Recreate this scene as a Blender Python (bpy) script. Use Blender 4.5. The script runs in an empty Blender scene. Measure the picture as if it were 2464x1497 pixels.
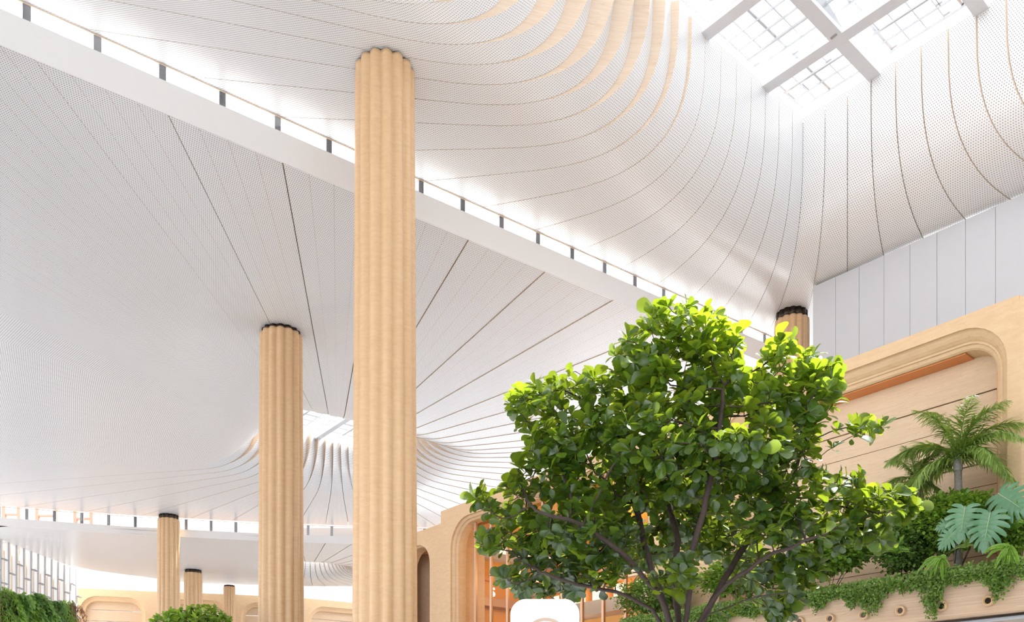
import bpy, math, random
import numpy as np
from mathutils import Vector, Matrix, noise

random.seed(7)
rng = np.random.default_rng(7)
scene = bpy.context.scene
COL = scene.collection
PI = math.pi

# ---------------------------------------------------------------- camera, world, sun, exposure
FOC, CX, HZ, EYE = 2050.0, 1232.0, 1790.0, 1.7
cam = bpy.data.cameras.new('camera'); cam_o = bpy.data.objects.new('camera', cam); COL.objects.link(cam_o)
cam_o.location = (0, 0, EYE); cam_o.rotation_euler = (PI/2, 0, 0)
cam.sensor_width = 36; cam.lens = FOC/2464*36; cam.shift_y = (HZ-748.5)/2464
cam.clip_end = 1000
scene.camera = cam_o

world = bpy.data.worlds.new('sky'); scene.world = world; world.use_nodes = True
wn = world.node_tree.nodes; bg = wn['Background']
bg.inputs[0].default_value = (0.96, 0.98, 1.0, 1); bg.inputs[1].default_value = 2.6

sun = bpy.data.lights.new('sun', 'SUN'); sun.energy = 22.0; sun.angle = math.radians(4); sun.color = (1.0, 0.975, 0.94)
sun_o = bpy.data.objects.new('sun', sun); COL.objects.link(sun_o)
sun_o.rotation_euler = Vector((-0.33, -0.40, -0.90)).to_track_quat('-Z', 'Y').to_euler()

scene.view_settings.view_transform = 'Standard'
scene.view_settings.look = 'None'
scene.view_settings.gamma = 1
scene.view_settings.use_curve_mapping = False
scene.view_settings.exposure = -0.16
scene.cycles.max_bounces = 5
scene.cycles.use_adaptive_sampling = True
scene.cycles.adaptive_threshold = 0.12
scene.cycles.adaptive_min_samples = 16
scene.cycles.diffuse_bounces = 3
scene.cycles.glossy_bounces = 2
scene.cycles.transmission_bounces = 3
scene.cycles.transparent_max_bounces = 8

# ---------------------------------------------------------------- helpers
def pt(px, py, Y):
    """world point that lies at distance Y along the view axis"""
    return Vector(((px-CX)/FOC*Y, Y, (HZ-py)/FOC*Y+EYE))

def tag(o, label=None, cat=None, group=None, kind=None):
    if label: o['label'] = label
    if cat: o['category'] = cat
    if group: o['group'] = group
    if kind: o['kind'] = kind
    return o

def empty(name, loc, **k):
    o = bpy.data.objects.new(name, None); COL.objects.link(o); o.location = loc
    o.empty_display_size = 0.2
    tag(o, **k)
    return o

def wloc(o):
    v = Vector((0, 0, 0))
    while o is not None:
        v += o.location; o = o.parent
    return v

def mesh(name, verts, faces, mat, parent=None, smooth=False, uvs=None, loc=None, colattr=None, **k):
    """verts in world coordinates; the object's origin is put at loc (or at the parent's)"""
    base = wloc(parent) if parent else Vector(loc) if loc else Vector((0, 0, 0))
    V = np.asarray(verts, dtype=np.float64).reshape(-1, 3) - np.array(base[:])
    me = bpy.data.meshes.new(name)
    me.from_pydata(V.tolist(), [], faces if isinstance(faces, list) else faces.tolist())
    if smooth: me.polygons.foreach_set('use_smooth', [True]*len(me.polygons))
    if uvs:
        for nm, data in uvs.items():
            l = me.uv_layers.new(name=nm)
            idx = np.zeros(len(me.loops), dtype=np.int32); me.loops.foreach_get('vertex_index', idx)
            l.data.foreach_set('uv', np.asarray(data, dtype=np.float32)[idx].ravel())
    if colattr is not None:
        a = me.attributes.new('tint', 'FLOAT', 'POINT')
        a.data.foreach_set('value', np.asarray(colattr, dtype=np.float32))
    me.materials.append(mat)
    o = bpy.data.objects.new(name, me); COL.objects.link(o)
    if parent: o.parent = parent
    elif loc: o.location = loc
    tag(o, **k)
    return o

BOXF = [(0,1,3,2),(4,6,7,5),(0,4,5,1),(2,3,7,6),(0,2,6,4),(1,5,7,3)]
class MB:
    def __init__(s): s.v = []; s.f = []
    def add(s, vs, fs):
        b = len(s.v); s.v += [tuple(p) for p in vs]; s.f += [tuple(i+b for i in f) for f in fs]; return s
    def box(s, o, ax, ay, az, bev=0.0):
        """box from corner o spanned by three edge vectors, optionally with chamfered edges"""
        o, ax, ay, az = Vector(o), Vector(ax), Vector(ay), Vector(az)
        if bev > 0:
            import bmesh
            bm = bmesh.new(); vs = [bm.verts.new(o+ax*i+ay*j+az*k) for i in (0,1) for j in (0,1) for k in (0,1)]
            for f in BOXF: bm.faces.new([vs[i] for i in f])
            bm.normal_update()
            bmesh.ops.bevel(bm, geom=bm.edges[:], offset=bev, segments=2, profile=0.5, affect='EDGES')
            bm.verts.index_update()
            s.add([v.co[:] for v in bm.verts], [[v.index for v in f.verts] for f in bm.faces]); bm.free()
            return s
        vs = [o+ax*i+ay*j+az*k for i in (0,1) for j in (0,1) for k in (0,1)]
        return s.add(vs, BOXF)
    def bar(s, a, b, w, h, up=Vector((0,0,1)), bev=0.0):
        a, b = Vector(a), Vector(b); d = (b-a).normalized()
        side = d.cross(up).normalized(); u2 = side.cross(d).normalized()
        return s.box(a-side*w/2-u2*h/2, b-a, side*w, u2*h, bev)
    def tube(s, pts, rads, n=8, cap=True):
        pts = [Vector(p) for p in pts]; rings = []; b = len(s.v)
        ref = Vector((0.31, 0.17, 0.93))
        for i, p in enumerate(pts):
            d = (pts[min(i+1, len(pts)-1)]-pts[max(i-1, 0)]).normalized()
            x = d.cross(ref)
            if x.length < 1e-3: x = d.cross(Vector((1,0,0)))
            x.normalize(); y = d.cross(x)
            for k in range(n):
                a = 2*PI*k/n; s.v.append(tuple(p+(x*math.cos(a)+y*math.sin(a))*rads[i]))
        for i in range(len(pts)-1):
            for k in range(n):
                s.f.append((b+i*n+k, b+i*n+(k+1)%n, b+(i+1)*n+(k+1)%n, b+(i+1)*n+k))
        if cap:
            s.f.append(tuple(b+k for k in range(n))[::-1]); s.f.append(tuple(b+(len(pts)-1)*n+k for k in range(n)))
        return s
    def build(s, name, mat, parent=None, smooth=False, loc=None, **k):
        return mesh(name, s.v, s.f, mat, parent, smooth, loc=loc, **k)

# ---------------------------------------------------------------- materials
def new_mat(name):
    m = bpy.data.materials.new(name); m.use_nodes = True
    nt = m.node_tree; return m, nt, nt.nodes, nt.links, nt.nodes['Principled BSDF']

def math_node(nt, op, a, b=None, c=None):
    n = nt.nodes.new('ShaderNodeMath'); n.operation = op
    for i, x in enumerate((a, b, c)):
        if x is None: continue
        if isinstance(x, (int, float)): n.inputs[i].default_value = x
        else: nt.links.new(x, n.inputs[i])
    return n.outputs[0]

def mixc(nt, fac, a, b):
    n = nt.nodes.new('ShaderNodeMix'); n.data_type = 'RGBA'
    if isinstance(fac, (int, float)): n.inputs[0].default_value = fac
    else: nt.links.new(fac, n.inputs[0])
    for i, x in ((6, a), (7, b)):
        if isinstance(x, tuple): n.inputs[i].default_value = (*x, 1)
        else: nt.links.new(x, n.inputs[i])
    return n.outputs[2]

def plain(name, col, rough=0.5, metal=0.0, noise_amt=0.04, scale=3.0, spec=0.5):
    m, nt, N, L, P = new_mat(name)
    tc = N.new('ShaderNodeTexCoord'); nz = N.new('ShaderNodeTexNoise'); nz.inputs['Scale'].default_value = scale
    nz.inputs['Detail'].default_value = 4
    L.new(tc.outputs['Object'], nz.inputs['Vector'])
    c2 = tuple(max(0, c*(1-noise_amt*2)) for c in col)
    L.new(mixc(nt, nz.outputs['Fac'], col, c2), P.inputs['Base Color'])
    P.inputs['Roughness'].default_value = rough; P.inputs['Metallic'].default_value = metal
    P.inputs['Specular IOR Level'].default_value = spec
    return m

def wood(name, light, dark, stretch=(1.2, 1.2, 22.0), rough=0.45, specks=0.35, bump=0.15, rot=0.0):
    """fine horizontal grain with short dark pores"""
    m, nt, N, L, P = new_mat(name)
    tc = N.new('ShaderNodeTexCoord'); mp = N.new('ShaderNodeMapping'); mp.inputs['Scale'].default_value = stretch
    mp.inputs['Rotation'].default_value = (0, 0, rot)
    L.new(tc.outputs['Object'], mp.inputs[0])
    n1 = N.new('ShaderNodeTexNoise'); n1.inputs['Scale'].default_value = 1.3; n1.inputs['Detail'].default_value = 6; n1.inputs['Roughness'].default_value = 0.65
    n1.inputs['Distortion'].default_value = 0.6
    n2 = N.new('ShaderNodeTexNoise'); n2.inputs['Scale'].default_value = 5.0; n2.inputs['Detail'].default_value = 3
    n3 = N.new('ShaderNodeTexNoise'); n3.inputs['Scale'].default_value = 0.35
    L.new(mp.outputs[0], n1.inputs['Vector']); L.new(mp.outputs[0], n2.inputs['Vector']); L.new(tc.outputs['Object'], n3.inputs['Vector'])
    r1 = N.new('ShaderNodeMapRange'); r1.inputs[1].default_value = 0.3; r1.inputs[2].default_value = 0.7; L.new(n1.outputs['Fac'], r1.inputs[0])
    c = mixc(nt, r1.outputs[0], light, dark)
    r2 = N.new('ShaderNodeMapRange'); r2.inputs[1].default_value = 0.62; r2.inputs[2].default_value = 0.72; r2.inputs[4].default_value = specks; L.new(n2.outputs['Fac'], r2.inputs[0])
    c = mixc(nt, r2.outputs[0], c, tuple(x*0.55 for x in dark))
    r3 = N.new('ShaderNodeMapRange'); r3.inputs[1].default_value = 0.35; r3.inputs[2].default_value = 0.7; r3.inputs[4].default_value = 0.3; L.new(n3.outputs['Fac'], r3.inputs[0])
    c = mixc(nt, r3.outputs[0], c, light)
    L.new(c, P.inputs['Base Color']); P.inputs['Roughness'].default_value = rough
    bp = N.new('ShaderNodeBump'); bp.inputs['Strength'].default_value = bump; bp.inputs['Distance'].default_value = 0.02
    L.new(n1.outputs['Fac'], bp.inputs['Height']); L.new(bp.outputs[0], P.inputs['Normal'])
    return m

def perforated(name, sx, sy, r, base, hole, minor=False, rough=0.28):
    """white metal panel with staggered round holes, laid out in metres over the panel"""
    m, nt, N, L, P = new_mat(name)
    uv = N.new('ShaderNodeUVMap'); uv.uv_map = 'metres'
    sep = N.new('ShaderNodeSeparateXYZ'); L.new(uv.outputs[0], sep.inputs[0])
    y = math_node(nt, 'DIVIDE', sep.outputs[1], sy)
    row = math_node(nt, 'FLOOR', y)
    off = math_node(nt, 'MULTIPLY', math_node(nt, 'MODULO', row, 2.0), 0.5)
    x = math_node(nt, 'ADD', math_node(nt, 'DIVIDE', sep.outputs[0], sx), off)
    fx = math_node(nt, 'MULTIPLY', math_node(nt, 'SUBTRACT', math_node(nt, 'FRACT', x), 0.5), sx)
    fy = math_node(nt, 'MULTIPLY', math_node(nt, 'SUBTRACT', math_node(nt, 'FRACT', y), 0.5), sy)
    d = math_node(nt, 'SQRT', math_node(nt, 'ADD', math_node(nt, 'MULTIPLY', fx, fx), math_node(nt, 'MULTIPLY', fy, fy)))
    mr = N.new('ShaderNodeMapRange'); mr.inputs[1].default_value = r*1.12; mr.inputs[2].default_value = r*0.85; L.new(d, mr.inputs[0])
    c = mixc(nt, mr.outputs[0], base, hole)
    if minor:
        uf = N.new('ShaderNodeUVMap'); uf.uv_map = 'fraction'
        s2 = N.new('ShaderNodeSeparateXYZ'); L.new(uf.outputs[0], s2.inputs[0])
        q = math_node(nt, 'MULTIPLY', s2.outputs[0], 4.0)
        e = math_node(nt, 'ABSOLUTE', math_node(nt, 'SUBTRACT', math_node(nt, 'FRACT', math_node(nt, 'ADD', q, 0.5)), 0.5))
        ln = math_node(nt, 'LESS_THAN', e, 0.012)
        c = mixc(nt, ln, c, (0.62, 0.52, 0.45))
    L.new(c, P.inputs['Base Color']); P.inputs['Roughness'].default_value = rough
    P.inputs['Specular IOR Level'].default_value = 0.6
    return m

def leaf_mat(name, dark, light, trans, gloss=0.35, tw=0.45, vein=True):
    m, nt, N, L, P = new_mat(name)
    N.remove(P)
    out = N['Material Output']
    at = N.new('ShaderNodeAttribute'); at.attribute_name = 'tint'
    c = mixc(nt, at.outputs['Fac'], dark, light)
    df = N.new('ShaderNodeBsdfDiffuse'); L.new(c, df.inputs[0])
    tr = N.new('ShaderNodeBsdfTranslucent'); L.new(mixc(nt, at.outputs['Fac'], tuple(x*0.28 for x in trans), trans), tr.inputs[0])
    m1 = N.new('ShaderNodeMixShader'); m1.inputs[0].default_value = tw; L.new(df.outputs[0], m1.inputs[1]); L.new(tr.outputs[0], m1.inputs[2])
    gl = N.new('ShaderNodeBsdfGlossy'); gl.inputs['Roughness'].default_value = gloss; gl.inputs[0].default_value = (1, 1, 1, 1)
    lw = N.new('ShaderNodeLayerWeight'); lw.inputs[0].default_value = 0.5
    fr = math_node(nt, 'MULTIPLY_ADD', math_node(nt, 'POWER', lw.outputs['Facing'], 4.0), 0.4, 0.05)
    m2 = N.new('ShaderNodeMixShader'); L.new(fr, m2.inputs[0]); L.new(m1.outputs[0], m2.inputs[1]); L.new(gl.outputs[0], m2.inputs[2])
    L.new(m2.outputs[0], out.inputs[0])
    return m

def glass_mat(name, tint=(0.97, 0.985, 1.0), refl=0.06):
    m, nt, N, L, P = new_mat(name); N.remove(P)
    tr = N.new('ShaderNodeBsdfTransparent'); tr.inputs[0].default_value = (*tint, 1)
    gl = N.new('ShaderNodeBsdfGlossy'); gl.inputs['Roughness'].default_value = 0.03
    mx = N.new('ShaderNodeMixShader'); mx.inputs[0].default_value = refl
    L.new(tr.outputs[0], mx.inputs[1]); L.new(gl.outputs[0], mx.inputs[2]); L.new(mx.outputs[0], N['Material Output'].inputs[0])
    return m

def emit_mat(name, col, s):
    m, nt, N, L, P = new_mat(name)
    P.inputs['Base Color'].default_value = (*col, 1); P.inputs['Emission Color'].default_value = (*col, 1); P.inputs['Emission Strength'].default_value = s
    return m

WHITE = (0.85, 0.85, 0.855)
M = dict(
    perf1=perforated('perforated_upper', 0.082, 0.082, 0.0175, WHITE, (0.30, 0.28, 0.28)),
    perf2=perforated('perforated_lower', 0.066, 0.095, 0.017, WHITE, (0.20, 0.15, 0.13), minor=True),
    deck=plain('roof_deck', (0.20, 0.13, 0.09), 0.8),
    white=plain('white_paint', (0.90, 0.885, 0.875), 0.5, noise_amt=0.01),
    grey_panel=plain('grey_white_panel', (0.60, 0.61, 0.64), 0.28, noise_amt=0.02),
    steel=plain('pale_steel', (0.84, 0.85, 0.88), 0.4, 0.0),
    steel_dark=plain('grey_steel', (0.42, 0.42, 0.44), 0.4, 0.3),
    bar=plain('glazing_bar', (0.52, 0.53, 0.55), 0.5),
    glass=glass_mat('clear_glass'),
    column=wood('maple_column', (0.80, 0.55, 0.32), (0.70, 0.44, 0.23), (2.2, 2.2, 9.0), 0.33, 0.08, 0.05),
    frame=wood('maple_frame', (0.84, 0.60, 0.36), (0.75, 0.49, 0.27), (2.2, 2.2, 9.0), 0.5, 0.3, 0.1),
    plank=wood('plank_panel', (0.84, 0.64, 0.44), (0.74, 0.52, 0.33), (1.4, 1.4, 18.0), 0.55, 0.45, 0.3),
    band=wood('band_timber', (0.80, 0.60, 0.42), (0.58, 0.37, 0.24), (0.5, 0.5, 26.0), 0.6, 0.2, 0.6),
    reveal=wood('timber_reveal', (0.80, 0.66, 0.52), (0.66, 0.48, 0.34), (1.0, 1.0, 14.0), 0.6, 0.25, 0.3),
    copper=plain('copper_and_reflection', (0.80, 0.30, 0.09), 0.45, 0.2),
    clay=wood('clay_wall', (0.62, 0.44, 0.33), (0.52, 0.35, 0.25), (3, 3, 5), 0.85, 0.3, 0.3),
    dark=plain('dark_bronze', (0.05, 0.035, 0.028), 0.3, 0.7),
    bronze=plain('bronze_mullion', (0.55, 0.35, 0.22), 0.32, 0.6),
    orange=plain('orange_panel', (0.92, 0.38, 0.03), 0.5),
    orange2=plain('amber_panel', (0.92, 0.43, 0.05), 0.45),
    sign=plain('sign_white', (0.80, 0.78, 0.76), 0.4, noise_amt=0.01),
    tan=plain('sign_tan', (0.62, 0.45, 0.33), 0.5),
    bark=plain('bark', (0.085, 0.055, 0.045), 0.8, noise_amt=0.3, scale=14),
    bark_palm=plain('palm_bark', (0.42, 0.38, 0.34), 0.8, noise_amt=0.3, scale=20),
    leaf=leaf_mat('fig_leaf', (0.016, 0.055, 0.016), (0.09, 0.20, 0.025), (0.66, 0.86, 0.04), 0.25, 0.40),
    leaf_small=leaf_mat('small_leaf', (0.07, 0.20, 0.03), (0.30, 0.52, 0.05), (0.60, 0.85, 0.08), 0.4, 0.42),
    ivy=leaf_mat('ivy_leaf', (0.08, 0.20, 0.03), (0.28, 0.44, 0.07), (0.42, 0.68, 0.08), 0.45, 0.35),
    fern=leaf_mat('fern_leaf', (0.14, 0.34, 0.03), (0.34, 0.58, 0.05), (0.62, 0.88, 0.10), 0.45, 0.4),
    palm=leaf_mat('palm_leaf', (0.16, 0.32, 0.05), (0.46, 0.60, 0.14), (0.58, 0.78, 0.12), 0.4, 0.4),
    monstera=leaf_mat('monstera_leaf', (0.08, 0.24, 0.11), (0.20, 0.40, 0.22), (0.22, 0.5, 0.18), 0.25, 0.2),
    rust=leaf_mat('rust_leaf', (0.35, 0.13, 0.05), (0.55, 0.24, 0.10), (0.6, 0.3, 0.1), 0.5, 0.3),
    moss=leaf_mat('moss_leaf', (0.08, 0.22, 0.03), (0.28, 0.52, 0.06), (0.35, 0.62, 0.08), 0.5, 0.3),
    floor=plain('pale_stone_floor', (0.62, 0.63, 0.66), 0.35),
    soil=plain('soil', (0.10, 0.07, 0.05), 0.9),
    vein=plain('pale_vein', (0.45, 0.55, 0.32), 0.5),
)

# ---------------------------------------------------------------- geometry of the hall
U = Vector((0.813, 0.582)); U.normalize()
F0 = Vector((-12.6, 21.3)); FD = Vector((0.808, 0.589)).normalized(); FN = Vector((-FD.y, FD.x))   # edge of the lower roof
Z1, Z2, Z3 = 19.0+EYE, 17.5+EYE, 16.1+EYE           # the three roofs
mesh('floor', [(-75,-14,0),(45,-14,0),(45,140,0),(-75,140,0)], [(0,1,2,3)], M['floor'], kind='structure')
mesh('fill_blocker_left', [(-62,-8,0),(-62,58,0),(-62,58,20.7),(-62,-8,20.7)], [(0,1,2,3)], M['white'], kind='structure')  # unseen wall added to cut daylight from the open left side
mesh('fill_blocker_rear', [(-62,-8,0),(45,-8,0),(45,-8,8),(-62,-8,8)], [(0,1,2,3)], M['white'], kind='structure')  # unseen low wall added behind the camera, left open above to tune front light
mesh('wall_side', [(45,-8,0),(45,100,0),(45,100,20.7),(45,-8,20.7)], [(0,1,2,3)], M['white'], kind='structure')  # unseen wall added on the right to reduce fill light

def ray_poly(o, d, poly):
    best = None
    for i in range(len(poly)):
        a = poly[i]; b = poly[(i+1) % len(poly)]
        e = (b[0]-a[0], b[1]-a[1]); den = d[0]*e[1]-d[1]*e[0]
        if abs(den) < 1e-9: continue
        t = ((a[0]-o[0])*e[1]-(a[1]-o[1])*e[0])/den
        w = ((a[0]-o[0])*d[1]-(a[1]-o[1])*d[0])/den
        if t > 0 and -1e-6 <= w <= 1+1e-6 and (best is None or t > best): best = t
    return best

def funnel_ceiling(idx, O, ang, edges, poly, zc, zg, R, mat, kfun, minor_k=0.025, gap=0.012, p=2.25, n_arc=14):
    """ceiling of radial panels that roll up into a skylight well.
    edges: list of (point on the well edge) in order; poly: outline the ceiling is cut to"""
    ca, sa = math.cos(ang), math.sin(ang)
    root = empty('ceiling', (O[0], O[1], zc), kind='structure')
    H = zg-0.25-zc
    def seam(e):
        e = Vector(e); d = (e-Vector(O)).normalized()
        tmax = ray_poly(O, d, poly)
        L = max((tmax if tmax else 30)-(e-Vector(O)).length, 0.5)
        return e, d, L
    def prof(L):
        out = [(0.0, zg+0.1)]
        Rr = min(R, L)
        for i in range(n_arc+1):
            th = i/n_arc*PI/2
            out.append((Rr*(1-math.cos(th)**(2/p)), zg-0.25-H*math.sin(th)**(2/p)))
        for f in (0.15, 0.35, 0.6, 0.8, 1.0):
            if L > Rr+0.01: out.append((Rr+(L-Rr)*f, zc))
            else: out.append((Rr, zc))
        return out
    S = [seam(e) for e in edges]
    nrm = []
    back_v, back_f = [], []
    for si, (e, d, L) in enumerate(S):
        pr = prof(L)
        for q in range(len(pr)):
            a = pr[max(q-1, 0)]; b = pr[min(q+1, len(pr)-1)]
            tx, tz = b[0]-a[0], b[1]-a[1]; l = math.hypot(tx, tz) or 1
            nx, nz = tz/l, -tx/l            # into the hall: inward and down
            back_v.append((e.x+d.x*(pr[q][0]-nx*0.3), e.y+d.y*(pr[q][0]-nx*0.3), pr[q][1]-nz*0.3))
        if si:
            m_ = len(pr)
            for q in range(m_-1): back_f.append(((si-1)*m_+q, (si-1)*m_+q+1, si*m_+q+1, si*m_+q))
    mesh('roof_deck', back_v, back_f, M['deck'], root)
    NX = 4
    for i in range(len(S)-1):
        (e0, d0, L0), (e1, d1, L1) = S[i], S[i+1]
        p0, p1 = prof(L0), prof(L1)
        kk = kfun(i)
        V, uv, uf, F = [], [], [], []
        along = 0; rev = []
        m_ = len(p0)
        prev = None
        for q in range(m_):
            def at(e, d, pr):
                a = pr[max(q-1, 0)]; b = pr[min(q+1, m_-1)]
                tx, tz = b[0]-a[0], b[1]-a[1]; l = math.hypot(tx, tz) or 1
                return Vector((e.x+d.x*pr[q][0], e.y+d.y*pr[q][0], pr[q][1])), Vector((d.x*tz/l, d.y*tz/l, -tx/l))
            A, nA = at(e0, d0, p0); B, nB = at(e1, d1, p1)
            W = (B-A).length; ax = (B-A)/W
            f = min(1, max(0, (q-1)/n_arc)); taper = max(0.0, 1-f/0.7)**1.35
            flip = kk < 0; k = (0.004 if flip else minor_k)+abs(kk)*taper
            mid = (A+B)/2
            if prev is not None: along += (mid-prev).length
            prev = mid
            g = gap/W
            for x in range(NX+1):
                fr = g+(1-2*g)*x/NX
                P = A.lerp(B, fr)+(nA*(1-fr)+nB*fr)*(k*((1-fr) if flip else fr))
                V.append(P); uv.append(((fr-0.5)*W+100, along+50)); uf.append((x/NX, along))
            rev.append((V[-NX-1].copy(), A+ax*gap-nA*0.25) if flip else (V[-1].copy(), B+ax*(-gap)-nB*0.25))
        n = NX+1
        for q in range(m_-1):
            for x in range(NX): F.append((q*n+x, q*n+x+1, (q+1)*n+x+1, (q+1)*n+x))
        pan = mesh('ceiling_panel', V, F, mat, root, True, {'metres': uv, 'fraction': uf})
        RV = []; 
        for a, b in rev: RV += [a, b]
        mesh('timber_edge', RV, [(2*q, 2*q+1, 2*q+3, 2*q+2) for q in range(m_-1)], M['reveal'], pan)
        pan.location = pan.location
    return root

def well_edges(O, ang, u0, u1, v0, v1, step, start_side='v'):
    """points along the far two sides of the rectangular well, from the left end round the far corner"""
    ca, sa = math.cos(ang), math.sin(ang)
    W = lambda u, v: Vector((O[0]+ca*u-sa*v, O[1]+sa*u+ca*v))
    return W

# upper roof ---------------------------------------------------------------
O1 = Vector((10.6, 26.9)); A1 = math.radians(40.5); ZG1 = 24.0+EYE
c1, s1 = math.cos(A1), math.sin(A1)
W1 = lambda u, v: Vector((O1.x+c1*u-s1*v, O1.y+s1*u+c1*v))
U1, V1 = 4.3, 4.1
edges1 = []
us = [U1-2.55+0.9*i for i in range(-14, 4)]
us = [u for u in us if -13 <= u < U1-0.3]
edges1 += [W1(u, V1) for u in us]
edges1.append(W1(U1, V1))
vs_ = [V1-0.9*i-0.9 for i in range(14)]
n_far = len(edges1)+9
edges1 += [W1(U1, v) for v in vs_]
edges1 += [W1(u, -9.4) for u in (4.3, 1, -3, -7, -11, -13.2)]+[W1(-13.2, v) for v in (-6, -2, 1.5, V1)]+[W1(us[0], V1)]
def P2(p, off=0.0, s=0.0): return (p.x+FN.x*off+FD.x*s, p.y+FN.y*off+FD.y*s)
poly1 = [P2(F0, 0.75, -25), P2(F0, 0.75, 45), (45, 30), (45, -8), (-26, -8)]
n_u = len(us)
def k1(i):
    if i < n_u: 
        px_i = (n_u-1-i)       # panels counted from the far corner
        return -max(0.001, min(0.85, (px_i-6.3)*0.15))
    return 0.03 if i < n_far+6 else 0.0
ceil1 = funnel_ceiling(1, O1, A1, edges1, poly1, Z1, ZG1, 5.5, M['perf1'], k1, p=3.1, gap=0.008)

def skylight(name, O, ang, u0, u1, v0, v1, zg, us_main, vs_main, bw, fine, detail=True):
    ca, sa = math.cos(ang), math.sin(ang)
    w3 = lambda u, v, z: Vector((O[0]+ca*u-sa*v, O[1]+sa*u+ca*v, z))
    root = empty(name, w3((u0+u1)/2, (v0+v1)/2, zg), kind='structure')
    mesh('glass_pane', [w3(u0, v0, zg+0.9), w3(u1, v0, zg+0.9), w3(u1, v1, zg+0.9), w3(u0, v1, zg+0.9)], [(0,1,2,3)], M['glass'], root)
    for u in us_main: MB().bar(w3(u, v0, zg), w3(u, v1, zg), bw, 0.16, bev=0.01).build('roof_beam', M['steel'], root)
    for v in vs_main: MB().bar(w3(u0, v, zg+0.01), w3(u1, v, zg+0.01), bw, 0.16, bev=0.01).build('roof_beam', M['steel'], root)
    g = MB()
    n = int((u1-u0)/fine)
    for i in range(n+1):
        u = u1-fine*i; thick = 0.08 if i % 4 == 2 else 0.02
        g.bar(w3(u, v0, zg+0.75), w3(u, v1, zg+0.75), thick, 0.08)
    n = int((v1-v0)/fine)
    for i in range(n+1):
        v = v1-fine*i; thick = 0.08 if i % 4 == 2 else 0.02
        g.bar(w3(u0, v, zg+0.82), w3(u1, v, zg+0.82), thick, 0.06)
    g.build('glazing_grid', M['bar'], root)
    if detail:
        r = random.Random(3)
        b = MB()
        for i in range(60):       # short support brackets under the panes
            u = u1-fine*(r.randint(0, 14)+0.5); v = v1-fine*(r.randint(0, 12)+0.35)
            if r.random() < 0.6: b.bar(w3(u-0.35, v, zg+0.6), w3(u+0.1, v, zg+0.6), 0.02, 0.05)
            else: b.bar(w3(u, v-0.1, zg+0.6), w3(u, v+0.12, zg+0.6), 0.03, 0.05)
        b.build('pane_bracket', M['steel_dark'], root)
    return root
sky1 = skylight('window_1', O1, A1, -13.5, U1+0.25, -9.5, V1+0.25, ZG1,
         [U1-2.55-3.6*i for i in range(4)], [V1-2.85-3.6*i for i in range(3)], 0.46, 0.6)
MB().bar((*W1(U1-2.7, V1-2.85), ZG1+0.1), (*W1(U1-6.0, V1-6.6+4.2), ZG1+2.2), 0.22, 0.5).build('roof_brace', M['steel_dark'], sky1)

# lower roof ---------------------------------------------------------------
far2 = [(-62, 57.5), (-37.6, 62.6), (-29, 65.3), (-20, 67.3), (-12.7, 68.4), (0, 69.6), (25, 71)]
O2 = Vector((-10.8, 52.5)); A2 = math.radians(38); ZG2 = 20.1+EYE
c2_, s2_ = math.cos(A2), math.sin(A2)
W2 = lambda u, v: Vector((O2.x+c2_*u-s2_*v, O2.y+s2_*u+c2_*v))
h2 = 4.2; st = 0.6
nn = int(2*h2/st)
edges2 = [W2(-h2+st*i, h2) for i in range(nn)] + [W2(h2, h2-st*i) for i in range(nn)] + \
         [W2(h2-st*i, -h2) for i in range(nn)] + [W2(-h2, -h2+st*i) for i in range(nn)] + [W2(-h2, h2)]
poly2 = [P2(F0, 0.04, -35), P2(F0, 0.04, 45)] + far2[::-1]
poly2 = poly2 + [(-62, 57)]
funnel_ceiling(2, O2, A2, edges2, poly2, Z2, ZG2, 3.6, M['perf2'], lambda i: -0.45 if i < nn else (0.55 if i < 2*nn else 0.4), gap=0.014, n_arc=10)
skylight('window_2', O2, A2, -h2-0.2, h2+0.2, -h2-0.2, h2+0.2, ZG2, [0.6], [-0.5], 0.35, 0.9, False)

def fascia(name, pts, z0, z1, depth, mat, **k):
    m = MB()
    for a, b in zip(pts[:-1], pts[1:]):
        a, b = Vector(a), Vector(b); d = (b-a).normalized(); n = Vector((-d.y, d.x))
        m.box((a.x, a.y, z0), ((b-a).x, (b-a).y, 0), (n.x*depth, n.y*depth, 0), (0, 0, z1-z0))
    return m.build(name, mat, **k)
def window_strip(name, pts, z0, z1, spacing, first, off, pw, mat):
    """clerestory: glass and posts standing on the edge of the lower roof"""
    pts = [Vector(p) for p in pts]
    root = empty(name, (pts[0].x, pts[0].y, z0), kind='structure')
    gv, gf, s = [], [], 0.0
    nxt = first
    rail = MB()
    for a, b in zip(pts[:-1], pts[1:]):
        d = (b-a).normalized(); n = Vector((-d.y, d.x)); L = (b-a).length
        A = a+n*off; B = b+n*off
        k = len(gv); gv += [(A.x, A.y, z0), (B.x, B.y, z0), (B.x, B.y, z1), (A.x, A.y, z1)]; gf.append((k, k+1, k+2, k+3))
        rail.bar((A.x, A.y, z1-0.03), (B.x, B.y, z1-0.03), 0.04, 0.03)
        while nxt <= s+L:
            c = A+d*(nxt-s)
            MB().box((c.x-d.x*pw/2, c.y-d.y*pw/2, z0-0.05), (d.x*pw, d.y*pw, 0), (n.x*0.22, n.y*0.22, 0), (0, 0, z1-z0+0.05), 0.008).build('post', mat, root)
            nxt += spacing
        s += L
    mesh('glass_pane', gv, gf, M['glass'], root)
    rail.build('top_rail', M['reveal'], root)
    return root
fa = P2(F0, 0, -22); fb = P2(F0, 0, 40)
fascia('trim_1', [fa, fb], Z2-0.10, Z2+0.80, 0.03, M['white'], kind='structure')
window_strip('window_3', [P2(F0, 0.35, -22), P2(F0, 0.35, 40)], Z2+0.80, Z1, 1.66, 22.45-1.66*12, 0.0, 0.19, M['steel_dark'])
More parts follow.
